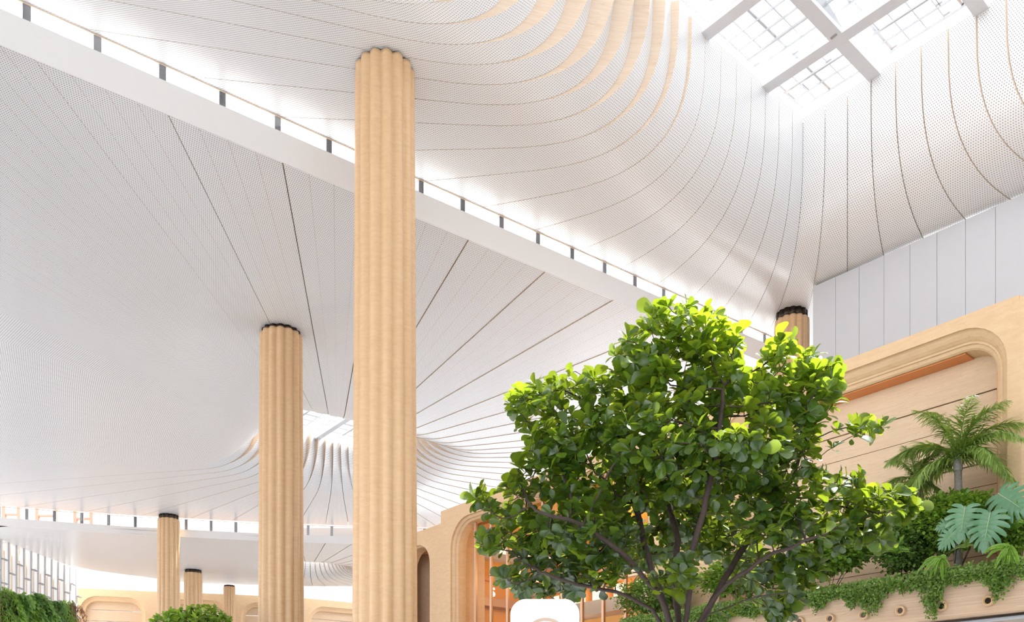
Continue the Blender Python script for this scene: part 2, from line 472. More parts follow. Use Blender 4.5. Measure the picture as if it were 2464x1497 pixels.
# third roof, its fascia and clerestory
mesh('roof', [(*P2(F0, 0.02, -22), Z2+0.8), (*P2(F0, 0.02, 40), Z2+0.8), (*P2(F0, 9, 40), Z2+0.8), (*P2(F0, 9, -22), Z2+0.8)], [(0,1,2,3)], M['white'], kind='structure')
fascia('trim_2', far2, Z3-0.06, Z3+0.52, 0.05, M['white'], kind='structure')
window_strip('window_4', far2, Z3+0.52, Z2, 1.85, 0.7, 0.25, 0.22, M['steel_dark'])
O3 = Vector((-19.0, 79.5)); ZG3 = Z3+1.8
W3f = lambda a: Vector((O3.x+3.2*math.cos(a), O3.y+2.6*math.sin(a)))
edges3 = [W3f(2*PI*i/44) for i in range(45)]
poly3 = far2[:]+[(25, 86), (-8, 86.5), (-20, 87), (-33, 86), (-40, 77.8), (-41, 62)]
poly3 = [(-41, 61.5)]+far2[1:]+[(25, 86), (-8, 86.5), (-20, 87), (-32, 85.5), (-40, 78)]
edges3r = edges3[::-1]
funnel_ceiling(3, O3, 0, edges3r, poly3, Z3, ZG3, 2.2, M['perf2'], lambda i: 0.15, gap=0.02, n_arc=6)

# unseen slab added to shade the bays, then roof beyond the third one
MB().box((-60, 88, 24), (75, 0, 0), (0, 26, 0), (0, 0, 0.5)).build('ceiling', M['white'], kind='structure')
MB().box((-30, 92, 17.3+EYE), (45, 3, 0), (-1.5, 22, 0), (0, 0, 0.6)).build('ceiling', M['white'], kind='structure')

# ---------------------------------------------------------------- columns
def column(px, Y, ztop, label, dtop=1.6, dbot=1.84, lobes=14, cap=0.3):
    x = (px-CX)/FOC*Y
    root = empty('fluted_column', (x, Y, 0), label=label, cat='column')
    def ring(rad, z, depth, n=168):
        out = []
        for k in range(n):
            a = 2*PI*k/n
            w = (0.5+0.5*math.cos(a*lobes))**0.5          # soft round lobes and hollows
            r = rad*(1-depth*(1-w))
            out.append((x+r*math.cos(a), Y+r*math.sin(a), z))
        return out
    def loft(name, levels, mat, closed_top=False):
        n = 168; V, F = [], []
        for rad, z, dep in levels: V += ring(rad, z, dep, n)
        for i in range(len(levels)-1):
            for k in range(n): F.append((i*n+k, i*n+(k+1) % n, (i+1)*n+(k+1) % n, (i+1)*n+k))
        F.append(tuple(range(n))[::-1]); F.append(tuple((len(levels)-1)*n+k for k in range(n)))
        o = mesh(name, V, F, mat, root, True); return o
    zc = ztop-cap
    rt, rb = dtop/2, dbot/2
    loft('shaft', [(rb, 0.12, 0.13)]+[(rb+(rt-rb)*t, 0.12+(zc-0.12)*t, 0.13) for t in (0.25, 0.5, 0.75, 0.995)]+[(rt*0.985, zc, 0.13)], M['column'])
    loft('collar', [(rt*0.9, zc-0.02, 0.10), (rt*0.9, ztop-0.0, 0.10)], M['dark'])
    loft('base', [(rb*1.04, 0.0, 0.02), (rb*1.04, 0.12, 0.02)], M['steel_dark'])
    return root
column(926, 24.0, Z1, 'tall pale timber column with scalloped shaft, the largest and nearest, at centre left', 1.68, 1.88, cap=0.05)
column(677, 36.2, Z2, 'fluted timber column under the lower roof, just left of the tallest nearest column', 1.80, 1.98, cap=0.16)
column(406, 65.3, Z2, 'distant fluted timber column with dark collar standing at the strip of roof windows', 1.60, 1.78, cap=0.32)
column(465, 79.0, Z3, 'shorter distant fluted timber column beyond the roof windows, under the lowest roof', 1.64, 1.80, cap=0.3)
column(552, 84.5, Z3-0.4, 'farthest small timber column seen over the pale timber bays in the background', 1.15, 1.2, cap=0.15)
column(1905, 37.6, Z1, 'timber column with dark collar rising behind the big tree beside the grey wall', 1.50, 1.66, cap=0.35)

# ---------------------------------------------------------------- timber shop wall on the right
W0 = Vector((-2.75, 33.0)); WD = Vector((0.63, -0.777)).normalized(); WN = Vector((WD.y, -WD.x))
if WN.dot(Vector((0, -1))) < 0: WN = -WN
def WP(s, d, z): return Vector((W0.x+WD.x*s+WN.x*d, W0.y+WD.y*s+WN.y*d, z))
def ws(px, d=0.0):
    k = (px-CX)/FOC; a = W0.x+WN.x*d; b = W0.y+WN.y*d
    return (k*b-a)/(WD.x-k*WD.y)
def wpt(px, py, d=0.0):
    s = ws(px, d); p = WP(s, d, 0); return WP(s, d, (HZ-py)/FOC*p.y+EYE)
HW = 9.0+EYE

def rrect(s0, s1, z0, z1, r, rb, n=8):
    out = []
    for cx_, cz_, rr, a0 in ((s1-r, z1-r, r, 0), (s0+r, z1-r, r, 90), (s0+rb, z0+rb, rb, 180), (s1-rb, z0+rb, rb, 270)):
        for i in range(n+1):
            a = math.radians(a0+90*i/n); out.append((cx_+rr*math.cos(a), cz_+rr*math.sin(a), cx_, cz_, i, n))
    return out
def portal(name, place, s0, s1, z0, z1, o0, o1, oz0, oz1, r, rb, prof, mat, parent, **k):
    """frame filling s0..s1, z0..z1 round a rounded opening; prof = (inset, depth) steps of the moulding"""
    loops = []
    base = rrect(o0, o1, oz0, oz1, r, rb)
    outer = []
    for x, z, cx_, cz_, i, n in base:
        dx, dz = x-cx_, z-cz_
        if i == n//2: X = s1 if dx > 0 else s0; Zz = z1 if dz > 0 else z0
        else:
            ang_first = i < n/2
            # project straight out to the nearer outer edge
            if abs(dx) >= abs(dz): X = s1 if dx > 0 else s0; Zz = z if i in (0, n) else cz_+(((z1 if dz > 0 else z0)-cz_)*abs(dz)/max(abs(dx), 1e-6))
            else: Zz = z1 if dz > 0 else z0; X = cx_+(((s1 if dx > 0 else s0)-cx_)*abs(dx)/max(abs(dz), 1e-6))
        outer.append((X, Zz, 0))
    loops.append(outer)
    loops.append([(x, z, 0) for x, z, *_ in base])
    for ins, dep in prof:
        b2 = rrect(o0+ins, o1-ins, oz0+ins, oz1-ins, max(r-ins, 0.05), max(rb-ins, 0.01))
        loops.append([(x, z, dep) for x, z, *_ in b2])
    n = len(outer); V = [place(x, d, z) for l in loops for x, z, d in l]; F = []
    for i in range(len(loops)-1):
        for q in range(n): F.append((i*n+q, (i+1)*n+q, (i+1)*n+(q+1) % n, i*n+(q+1) % n))
    b = len(V); dd = -1.2                              # the outer rim gives the frame its depth
    V += [place(x, dd, z) for x, z, _ in outer]
    for q in range(n): F.append((q, (q+1) % n, b+(q+1) % n, b+q))
    return mesh(name, V, F, mat, parent, **k)

S_DIV0, S_DIV1, S_END = ws(1560), ws(1745), ws(2452)
MOULD = [(0.0, -0.07), (0.025, -0.10), (0.07, -0.13), (0.12, -0.17), (0.17, -0.23), (0.19, -0.27), (0.23, -0.27), (0.24, -0.31), (0.30, -0.34), (0.33, -0.38), (0.335, -0.85)]
bay2 = empty('wall_bay', WP((S_DIV1+S_END)/2, 0, 0), label='large timber-framed wall bay with rounded corner and plank infill, behind the palm', cat='wall panel')
mid = (S_DIV0+S_DIV1)/2
bz = 4.2+EYE-1.7
portal('timber_frame', WP, mid, S_END, 0, HW, S_DIV1-0.2, S_END-0.22, 3.2, HW-0.28, 0.95, 0.2, MOULD, M['frame'], bay2)
# copper soffit line along the head of the opening
cp = MB()
for i in range(40):
    a = S_DIV1+0.6+(S_END-1.6-S_DIV1-0.6)*i/40; b = S_DIV1+0.6+(S_END-1.6-S_DIV1-0.6)*(i+1)/40
cp.box(WP(S_DIV1+1.0, -0.86, HW-0.28-0.36), WP(S_END-1.2, -0.86, 0)-WP(S_DIV1+1.0, -0.86, 0), WN*0.0+Vector((WN.x*0.32, WN.y*0.32, 0)) if False else Vector((WN.x*0.44, WN.y*0.44, 0)), (0, 0, 0.02))
cp.box(WP(S_END-0.22-0.355, -0.84, 5), WP(0.02, 0, 0)-WP(0, 0, 0), Vector((WN.x*0.42, WN.y*0.42, 0)), (0, 0, HW-0.28-0.95-5))  # jamb strip: copper colour paints in the orange light reflected there
cp.build('copper_soffit_jamb_reflection', M['copper'], bay2)
pk = MB(); z = 3.3; hs = [0.62, 0.95, 0.9, 0.55, 0.95, 0.5, 0.9, 0.62, 0.95, 0.9, 0.7]; i = 0
while z < HW-0.4:
    h = min(hs[i % len(hs)], HW-0.33-z)
    pk.box(WP(S_DIV1-0.1, -0.95, z), WP(S_END-0.35, 0, 0)-WP(S_DIV1-0.1, 0, 0), Vector((WN.x*0.12, WN.y*0.12, 0)), (0, 0, h-(0.03 if i % 2 else 0.014)))
    z += h; i += 1
pk.build('plank_infill', M['plank'], bay2)
MB().box(WP(S_DIV1-0.2, -1.1, 3), WP(S_END-0.3, 0, 0)-WP(S_DIV1-0.2, 0, 0), Vector((WN.x*0.1, WN.y*0.1, 0)), (0, 0, HW-3.3)).build('backing_board', M['deck'], bay2)
MB().box(WP(mid, -6, HW-0.3), WP(S_END, 0, 0)-WP(mid, 0, 0), Vector((WN.x*4.9, WN.y*4.9, 0)), (0, 0, 0.28)).build('top_slab', M['frame'], bay2)
# rounded end of the wall
rc = MB(); V = []; n = 10
for zz in (0, HW-0.12, HW-0.03, HW):
    sh = {HW-0.03: 0.03, HW: 0.12}.get(zz, 0)
    for i in range(n+1):
        a = PI/2*i/n
        V.append(WP(S_END+(0.28-sh)*math.sin(a), -0.28+(0.28-sh)*math.cos(a), zz))
    V.append(WP(S_END+(0.28-sh), -1.4, zz)); V.append(WP(S_END+(0.28-sh), -1.46, zz)); V.append(WP(S_END+0.22-sh, -1.5, zz)); V.append(WP(S_END+0.22-sh, -6, zz))
m_ = n+5
F = [(j*m_+i, j*m_+i+1, (j+1)*m_+i+1, (j+1)*m_+i) for j in range(3) for i in range(m_-1)]
F.append(tuple(3*m_+i for i in range(m_)))
rc.add(V, F).build('wall_return', M['frame'], bay2)

bay1 = empty('wall_bay', WP(5, 0, 0), label='timber-framed shop window bay glowing orange inside, behind the tree', cat='wall panel')
MOULD1 = [(0.0, -0.08), (0.08, -0.14), (0.10, -0.2), (0.16, -0.26), (0.18, -0.6)]
portal('timber_frame', WP, ws(1061), mid, 0, HW, ws(1084), S_DIV0, 0.3, HW-0.50, 1.1, 0.1, MOULD1, M['frame'], bay1)
mesh('glass_pane', [WP(ws(1084), -0.45, 0.1), WP(S_DIV0, -0.45, 0.1), WP(S_DIV0, -0.45, HW-0.5), WP(ws(1084), -0.45, HW-0.5)], [(0,1,2,3)], glass_mat('shop_glass', (0.96, 0.94, 0.9), 0.02), bay1)
s = ws(1122)
while s < S_DIV0:
    MB().box(WP(s-0.055, -0.48, 0.1), WP(s+0.055, 0, 0)-WP(s-0.055, 0, 0), Vector((WN.x*0.09, WN.y*0.09, 0)), (0, 0, HW-0.65), 0.01).build('mullion', M['bronze'], bay1)
    s += 0.96
# shop interior behind the glass: orange walls, floor slabs and lamps
shop = empty('shop_interior', WP(5, -5, 0), label='orange panelled shop interior with mezzanine seen through the tall glass', cat='shop')
d5 = Vector((WN.x, WN.y, 0))
a0, a1 = ws(1084)-2.2, S_DIV0+1.4
span = WP(a1, 0, 0)-WP(a0, 0, 0)
MB().box(WP(a0, -7.2, 0), span, d5*0.2, (0, 0, HW-0.6)).build('back_wall', M['orange'], shop)
MB().box(WP(a0-0.2, -7.2, 0), WP(a0, 0, 0)-WP(a0-0.2, 0, 0), d5*6.4, (0, 0, HW-0.6)).build('side_wall', M['orange2'], shop)
MB().box(WP(a1, -7.2, 0), WP(a1+0.2, 0, 0)-WP(a1, 0, 0), d5*6.4, (0, 0, HW-0.6)).build('side_wall', M['orange2'], shop)
MB().box(WP(a0, -7.2, HW-0.55), span, d5*6.0, (0, 0, 0.2)).build('shop_ceiling', M['orange2'], shop)
MB().box(WP(a0, -7.0, 6.9), span, d5*1.6, (0, 0, 0.55)).build('mezzanine_slab', M['steel_dark'], shop)
MB().box(WP(a0, -5.6, 8.1), span, d5*0.25, (0, 0, 0.3)).build('ceiling_rib', M['grey_panel'], shop)
MB().box(WP(a0, -3.6, 4.65), span, d5*0.4, (0, 0, 1.6)).build('sign_band', M['orange2'], shop)
MB().box(WP(a0, -3.7, 4.15), span, d5*0.6, (0, 0, 0.45)).build('lower_beam', M['bronze'], shop)
lat = MB()
for i in range(26): lat.box(WP(a0+0.1+i*0.45, -3.9, 0), WP(0.05, 0, 0)-WP(0, 0, 0), d5*0.05, (0, 0, 4.2))
for zz in (1.0, 2.0, 2.9, 3.4): lat.box(WP(a0, -3.9, zz), span, d5*0.05, (0, 0, 0.05))
lat.build('lattice_screen', M['dark'], shop)
for i in range(9):
    MB().box(WP(a0+0.4+i*1.25, -6.9, 7.6), WP(0.8, 0, 0)-WP(0, 0, 0), d5*0.05, (0, 0, 0.7), 0.02).build('lit_panel', emit_mat('lit_panel', (1, 0.9, 0.75), 1.2) if i == 0 else bpy.data.materials['lit_panel'], shop)
cu = bpy.data.curves.new('sign_letter', 'FONT'); cu.body = 'S'; cu.size = 0.55; cu.extrude = 0.04; cu.align_x = 'CENTER'
tmp = bpy.data.objects.new('tmp', cu); COL.objects.link(tmp)
dg = bpy.context.evaluated_depsgraph_get(); me = bpy.data.meshes.new_from_object(tmp.evaluated_get(dg)); bpy.data.objects.remove(tmp)
me.materials.clear(); me.materials.append(emit_mat('lit_letter', (1, 0.98, 0.93), 1.5))
def side_strip(nm, z, h, t, mt, d0_=-6.8, d1_=-1.0):
    MB().box(WP(a0, d0_, z), WP(t, 0, 0)-WP(0, 0, 0), d5*(d1_-d0_), (0, 0, h), 0.01).build(nm, mt, shop)
side_strip('side_slab', 9.52, 0.26, 0.5, M['grey_panel']); side_strip('side_beam', 7.5, 0.36, 0.5, M['bronze'])
side_strip('side_rib', 8.62, 0.18, 0.25, M['orange'])
for q in range(6): side_strip('lit_panel', 9.84, 0.42, 0.06, bpy.data.materials['lit_panel'], -6.8+q*0.95, -6.8+q*0.95+0.8)
for q in range(5): side_strip('lit_panel', 8.95, 0.34, 0.06, bpy.data.materials['lit_panel'], -6.6+q*1.2, -6.6+q*1.2+0.5)
let = bpy.data.objects.new('sign_letter', me); COL.objects.link(let); let.parent = shop
let.location = WP(a0+0.3, -3.5, 7.95)-shop.location; let.rotation_euler = (PI/2, 0, math.atan2(WD.y, WD.x)+PI/2)
for i, (ss, dd, zz, e) in enumerate([(2.6, -4.4, 8.4, 90), (5.5, -4.0, 9.0, 120), (9.0, -4.0, 8.5, 110), (2.2, -5.2, 6.0, 60), (6.0, -5.2, 5.4, 80)]):
    l = bpy.data.lights.new('shop_lamp', 'POINT'); l.energy = e; l.color = (1.0, 0.82, 0.52); l.shadow_soft_size = 0.3
    lo = bpy.data.objects.new('shop_lamp', l); COL.objects.link(lo); lo.location = WP(ss, dd, zz)

# narrow arched bay at the far end of the shop wall
b0 = empty('wall_bay', WP(-1.2, -0.5, 0), label='narrow timber arch with a curved clay wall inside, right of the tallest column', cat='wall panel')
WPb = lambda s, d, z: WP(s, d-0.7, z)
portal('timber_frame', WPb, ws(960, -0.7), ws(1061)+0.3, 0, HW-0.15, ws(972, -0.7), ws(1034, -0.7), 0.2, HW-0.72, 0.9, 0.1, [(0.0, -0.08), (0.06, -0.16), (0.08, -0.6)], M['frame'], b0)
cw = MB(); zz = 0.0; i = 0
while zz < HW-0.75:
    h = min(0.62, HW-0.7-zz); n = 12; V = []
    for z_ in (zz, zz+h-0.004):
        for q in range(n+1):
            a = PI*q/n; V.append(WPb(ws(1004, -2.2)-1.5*math.cos(a), -1.75+1.0*math.sin(a), z_))
    cw.add(V, [(q, q+1, n+2+q, n+1+q) for q in range(n)]+[tuple(range(n+1, 2*n+2))]); zz += h
MB().box(WPb(ws(1004, -2.2)-2.2, -2.9, 0), WP(4.2, 0, 0)-WP(0, 0, 0), Vector((WN.x*0.1, WN.y*0.1, 0)), (0, 0, HW-0.5)).build('backing_board', M['clay'], b0)
MB().box(WPb(ws(1004, -2.2)-2.2, -2.85, HW-0.72), WP(4.1, 0, 0)-WP(0, 0, 0), Vector((WN.x*2.2, WN.y*2.2, 0)), (0, 0, 0.4)).build('arch_soffit', M['frame'], b0)
cw.build('clay_wall', M['clay'], b0)

# ---------------------------------------------------------------- grey bulkhead above the shop wall
B0 = Vector((12.5, 35.4)); BD = Vector((5.2, -6.0)).normalized(); BN = Vector((-BD.y, BD.x))
wr = empty('wall_right', (B0.x, B0.y, 7), kind='structure')
for i in range(12):
    a = B0+BD*(i*1.0+0.0); z0 = 7.0
    MB().box((a.x+BD.x*0.006, a.y+BD.y*0.006, z0), (BD.x*0.988, BD.y*0.988, 0), (BN.x*0.3, BN.y*0.3, 0), (0, 0, Z1-z0-0.01)).build('wall_panel', M['grey_panel'], wr)
MB().box((B0.x+BN.x*0.3, B0.y+BN.y*0.3, 7), (BD.x*0.3, BD.y*0.3, 0), (BN.x*5, BN.y*5, 0), (0, 0, Z1-7.1)).build('wall_side', M['grey_panel'], wr)

# ---------------------------------------------------------------- planter ledge
PS0, PS1, PD = ws(1480, 1.2), ws(2560, 1.2), 1.2
pz0, pz1 = 2.46+EYE, 3.42+EYE
led = empty('planter_ledge', WP((PS0+PS1)/2, 0.6, pz0), label='long ribbed timber planter ledge with a row of round nozzles, under the palms', cat='planter')
lb = MB(); V = []; prof_ = [(0.0, pz0), (PD-0.06, pz0), (PD, pz0+0.05), (PD+0.02, pz0+0.4), (PD+0.05, pz1-0.05), (PD+0.02, pz1), (PD-0.12, pz1), (PD-0.12, pz1-0.25), (0.0, pz1-0.25)]
for s_ in (PS0, PS1):
    for d_, z_ in prof_: V.append(WP(s_, d_, z_))
n = len(prof_)
lb.add(V, [(i, (i+1) % n, n+(i+1) % n, n+i) for i in range(n)]+[tuple(range(n)), tuple(range(n, 2*n))[::-1]])
lb.build('ledge_shell', M['band'], led)
MB().box(WP(PS0+0.05, 0.02, pz1-0.24), WP(PS1-0.1, 0, 0)-WP(PS0, 0, 0), d5*(PD-0.2), (0, 0, 0.14)).build('soil', M['soil'], led)
for px, py in ((2378, 1446), (2266, 1459), (2167, 1470), (2079, 1480), (1998, 1489), (1925, 1496)):
    c = wpt(px, py, PD+0.05); nrm = d5; side = Vector((WD.x, WD.y, 0)); up = Vector((0, 0, 1))
    for nm, r0, r1, th, mt in (('nozzle', 0.105, 0.062, 0.05, M['column']),):
        V, F = [], []; q = 24
        for (r_, dd) in ((r0, -0.03), (r0, th*0.7), (r0-0.012, th), (r1+0.014, th), (r1+0.01, th*0.6), (r1, th*0.6), (r1*0.9, 0.0), (r1*0.9, 0.003), (0.001, 0.003)):
            for i in range(q):
                a = 2*PI*i/q; V.append(c+side*r_*math.cos(a)+up*r_*math.sin(a)+nrm*dd)
        L_ = len(V)//q
        for j in range(L_-1):
            for i in range(q): F.append((j*q+i, j*q+(i+1) % q, (j+1)*q+(i+1) % q, (j+1)*q+i))
        nz = mesh(nm, V, F, mt, led)
    V = [c+side*r1*0.93*math.cos(2*PI*i/q)+up*r1*0.93*math.sin(2*PI*i/q)+nrm*0.012 for i in range(q)]
    mesh('opening', V, [tuple(range(q))], M['dark'], nz)
MB().box(WP(PS0, 0.0, pz0-0.10), WP(PS1, 0, 0)-WP(PS0, 0, 0), d5*(PD-0.1), (0, 0, 0.06)).build('soffit_strip', M['grey_panel'], led)
MB().box(WP(PS0, 0.0, pz0-0.04), WP(PS1, 0, 0)-WP(PS0, 0, 0), d5*(PD-0.02), (0, 0, 0.04)).build('shadow_gap', M['dark'], led)

# ---------------------------------------------------------------- leaves
def leaf_template(st, width, fold=0.25, curl=0.25, wave=0.0):
    """leaf along +Y, unit length, lying in XY; st = list of (t, relative width)"""
    V, F = [], []
    for i, (t, w) in enumerate(st):
        z = -curl*t*t
        wv = wave*math.sin(i*2.3)
        V += [(-w*width, t, z+fold*w*width+wv), (0, t, z), (w*width, t, z+fold*w*width-wv)]
    for i in range(len(st)-1):
        b = 3*i; F += [(b, b+1, b+4, b+3), (b+1, b+2, b+5, b+4)]
    return np.array(V), F
FIG = leaf_template([(0, .04), (.12, .10), (.3, .52), (.5, .80), (.68, 1.0), (.84, .92), (.95, .55), (1.0, .12)], 0.33, 0.22, 0.22, 0.015)
SMALL = leaf_template([(0, .05), (.3, .8), (.6, 1.0), (.85, .6), (1.0, .05)], 0.34, 0.2, 0.15)
SLIM = leaf_template([(0, .3), (.4, 1.0), (.8, .6), (1.0, .05)], 0.10, 0.3, 0.35)
BLADE = leaf_template([(0, .5), (.3, 1.0), (.75, .7), (1.0, .05)], 0.042, 0.2, 0.45)
TINY = leaf_template([(0, .3), (.5, 1.0), (1.0, .2)], 0.42, 0.15, 0.1)

def leaves(name, tmpl, pos, direc, size, tint, mat, parent=None, up=None, **k):
    """one mesh with a copy of the template at every position"""
    TV, TF = tmpl; pos = np.asarray(pos, float); d = np.asarray(direc, float); n = len(pos)
    d = d/np.linalg.norm(d, axis=1, keepdims=True)
    u = np.tile(np.array([0, 0, 1.0]), (n, 1)) if up is None else np.asarray(up, float)
    u = u+rng.normal(0, 0.25, (n, 3))
    x = np.cross(d, u); x /= np.linalg.norm(x, axis=1, keepdims=True)+1e-9
    z = np.cross(x, d)
    size = np.asarray(size)[:, None, None]
    V = pos[:, None, :]+size*(TV[None, :, 0:1]*x[:, None, :]+TV[None, :, 1:2]*d[:, None, :]+TV[None, :, 2:3]*z[:, None, :])
    m_ = len(TV); F = []
    base = (np.arange(n)*m_)[:, None, None]+np.array(TF)[None]
    F = base.reshape(-1, 4)
    t = np.repeat(np.clip(tint, 0, 1), m_)
    return mesh(name, V.reshape(-1, 3), F, mat, parent, True, colattr=t, **k)

def grow(root_pts, attract, step, kill, infl, iters=160, gravity=0.0, stems=()):
    """space colonisation: nodes list, parent list"""
    nodes = [np.array(p, float) for p in root_pts]; par = [-1]+list(range(len(root_pts)-1))
    for st in stems:                       # stems that leave the trunk top, as given polylines
        last = len(root_pts)-1; p = nodes[last]
        for w in st:
            w = np.array(w[:], float); n_ = max(1, int(np.linalg.norm(w-p)/0.2)); p0 = p
            for q in range(n_):
                p = p0+(w-p0)*(q+1)/n_+rng.normal(0, 0.012, 3); nodes.append(p); par.append(last); last = len(nodes)-1
    A = np.array(attract, float); alive = np.ones(len(A), bool)
    near = np.full(len(A), 1e9); idx = np.zeros(len(A), int); done = 0
    for it in range(iters):
        for j in range(done, len(nodes)):
            dd = np.linalg.norm(A-nodes[j], axis=1); b = dd < near
            near[b] = dd[b]; idx[b] = j
        done = len(nodes)
        alive &= near > kill
        if not alive.any(): break
        sel = np.where(alive & (near < infl))[0]
        if len(sel) == 0: break
        acc = {}
        for a in sel:
            j = idx[a]; v = A[a]-nodes[j]; v = v/np.linalg.norm(v)
            acc[j] = acc.get(j, 0)+v
        added = 0
        for j, v in acc.items():
            v = v/max(np.linalg.norm(v), 1e-6)+rng.normal(0, 0.13, 3)+np.array([0, 0, gravity])
            v /= np.linalg.norm(v)
            p = nodes[j]+v*step
            nodes.append(p); par.append(j); added += 1
        if len(nodes) > 9000: break
    return np.array(nodes), par

def branches(name, nodes, par, r_tip, power, mat, parent, sides=7, rmax=1.0):
    n = len(nodes); kids = [[] for _ in range(n)]
    for i, p in enumerate(par):
        if p >= 0: kids[p].append(i)
    rad = np.zeros(n)
    for i in range(n-1, -1, -1):
        rad[i] = r_tip if not kids[i] else sum(rad[k]**power for k in kids[i])**(1/power)
    rad = np.minimum(rad, rmax)
    m = MB(); tips = [i for i in range(n) if not kids[i]]
    stack = [(0, None)]
    while stack:
        st, before = stack.pop(); chain = [] if before is None else [before]; i = st
        while True:
            chain.append(i)
            if not kids[i]: break
            ks = sorted(kids[i], key=lambda k: -rad[k])
            for k in ks[1:]: stack.append((k, i))
            i = ks[0]
        if len(chain) > 1:
            rs = [rad[c] for c in chain]
            if before is not None: rs[0] = min(rs[0], rs[1]*1.3)
            m.tube([nodes[c] for c in chain], rs, sides if rs[0] > 0.02 else 5, cap=False)
    m.build(name, mat, parent, True)
    return rad, kids, tips

def crown_points(blobs, Y0, count, depth_scale=1.0):
    out = []; tot = sum(b[2]*b[3] for b in blobs)
    for px, py, rx, ry, *rest in blobs:
        off = rest[0] if rest else 0
        m = max(6, int(count*rx*ry/tot))
        dr = max(0.5, (rx+ry)/2/FOC*Y0)*depth_scale
        for _ in range(m):
            while True:
                a = rng.uniform(-1, 1, 3)
                if np.dot(a, a) < 1: break
            Y = Y0+off+a[1]*dr
            out.append(tuple(pt(px+a[0]*rx, py+a[2]*ry, Y)))
    return out

# big fiddle-leaf fig tree
blobs = [(1618,772,62,52),(1705,775,42,38),(1545,850,78,62),(1630,880,100,90),(1750,830,45,45),(1720,930,90,80),(1885,845,52,52),(1960,900,62,55,0.3),
 (1870,950,90,75),(1990,940,45,35),(1500,950,95,70),(1400,925,70,38),(1300,945,70,38),(1240,975,38,32),(1330,1020,80,50),(1420,1060,120,80),(1600,1050,150,110,-0.5),
 (1780,1070,140,105,-0.4),(1940,1060,60,80),(2085,1030,42,30,-0.3),(1330,1100,90,55),(1930,1170,90,60),
 (2050,1185,75,50),(2150,1210,62,38),(2195,1215,28,20),(1350,1180,110,60),(1155,1195,36,26,-0.2),(1235,1165,30,20),(1230,1240,60,40),(1190,1305,55,38),(1270,1310,80,50),
 (1250,1385,62,55),(1400,1280,120,80,-0.4),(1560,1160,150,70,0.3),(1760,1170,120,70,0.5),(1560,1300,110,60,1.5),(1440,1370,80,45,-0.3),(1720,1290,90,60,1.6),(1640,1380,34,44,-1.0),(1870,1260,100,65,-0.6),(2030,1270,90,55),(2110,1290,45,35),(1340,1420,60,35,0.3),
 (1910,1370,80,55),(1800,1350,60,50,1.6),(1880,1450,55,40,-0.2),(1450,1240,90,60,0.9),(1640,1210,90,60,1.4)]
TY = 14.0
att = crown_points(blobs, TY, 5200, 1.25)
trunk = [pt(1640, HZ+EYE/TY*FOC, TY)]
trunk = [np.array([2.78, TY, 0.0]), np.array([2.80, TY, 0.5]), np.array([2.78, TY, 1.0]), np.array([2.82, TY+0.03, 1.5]), np.array([2.80, TY, 2.0]), np.array([2.78, TY, 2.5]), np.array([2.78, TY, 3.1])]
fig = empty('fiddle_leaf_fig_tree', (2.78, TY, 0), label='large spreading tree with dark branches and broad glossy green leaves, at centre right', cat='tree')
stems = [[(1600,1450,14.0),(1560,1345,14.2),(1535,1240,14.4),(1500,1130,14.6),(1470,1040,14.7)],
         [(1655,1440,13.8),(1665,1330,13.6),(1700,1200,13.4),(1730,1060,13.3),(1740,940,13.4)],
         [(1700,1465,13.8),(1770,1385,13.5),(1860,1330,13.2),(1980,1290,13.0)],
         [(1570,1465,13.9),(1480,1425,13.7),(1390,1405,13.5),(1310,1380,13.4)],
         [(1715,1445,14.2),(1800,1300,14.5),(1890,1200,14.7),(1930,1080,14.8)],
         [(1625,1420,14.3),(1630,1300,14.6),(1600,1180,14.8),(1590,1020,14.8),(1600,880,14.6)],
         [(1700,1480,13.7),(1790,1450,13.3),(1900,1425,13.0)],
         [(1590,1440,13.7),(1500,1330,13.3),(1400,1260,13.1),(1290,1230,13.1)]]
stems = [[pt(*w) for w in st] for st in stems]
nodes, par = grow(trunk, att, 0.14, 0.185, 3.5, 220, 0.03, stems)
rad, kids, tips = branches('trunk_and_branches', nodes, par, 0.0062, 2.35, M['bark'], fig, 8, 0.17)
lp, ld, lsz, lt, lu = [], [], [], [], []
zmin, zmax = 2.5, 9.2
def rosette(p, ax, cnt, size, t0):
    ax = ax/np.linalg.norm(ax)
    a = rng.uniform(0, 6.28); x = np.cross(ax, [0.2, 0.9, 0.3]); x /= np.linalg.norm(x); y = np.cross(ax, x)
    for k in range(cnt):
        th = a+k*2.4; el = rng.uniform(0.15, 1.0)
        d = ax*el+(x*math.cos(th)+y*math.sin(th))*1.0
        lp.append(p-ax*rng.uniform(0, 0.10)); ld.append(d); lsz.append(size*rng.uniform(0.6, 1.25)*(1.35 if rng.random() < 0.06 else 1)); lt.append(t0+rng.uniform(-0.25, 0.3)); lu.append(ax*0.6+np.array([0, 0, 0.6]))
for i in range(1, len(nodes)):
    if nodes[i][2] < 2.7: continue
    ax = nodes[i]-nodes[par[i]]
    ax = ax/np.linalg.norm(ax)+np.array([0, 0, 0.45])
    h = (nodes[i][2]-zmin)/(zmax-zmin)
    t0 = 0.05+0.85*h**1.25  # tint rises with height: backlit glow of the crown top put into leaf colour
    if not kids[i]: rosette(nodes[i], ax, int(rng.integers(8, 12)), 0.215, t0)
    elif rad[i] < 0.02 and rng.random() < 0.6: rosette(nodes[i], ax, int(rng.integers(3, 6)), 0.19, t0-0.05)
print('FIG nodes', len(nodes), 'tips', len(tips), 'leaves', len(lp))
leaves('foliage', FIG, lp, ld, lsz, lt, M['leaf'], fig, up=lu)

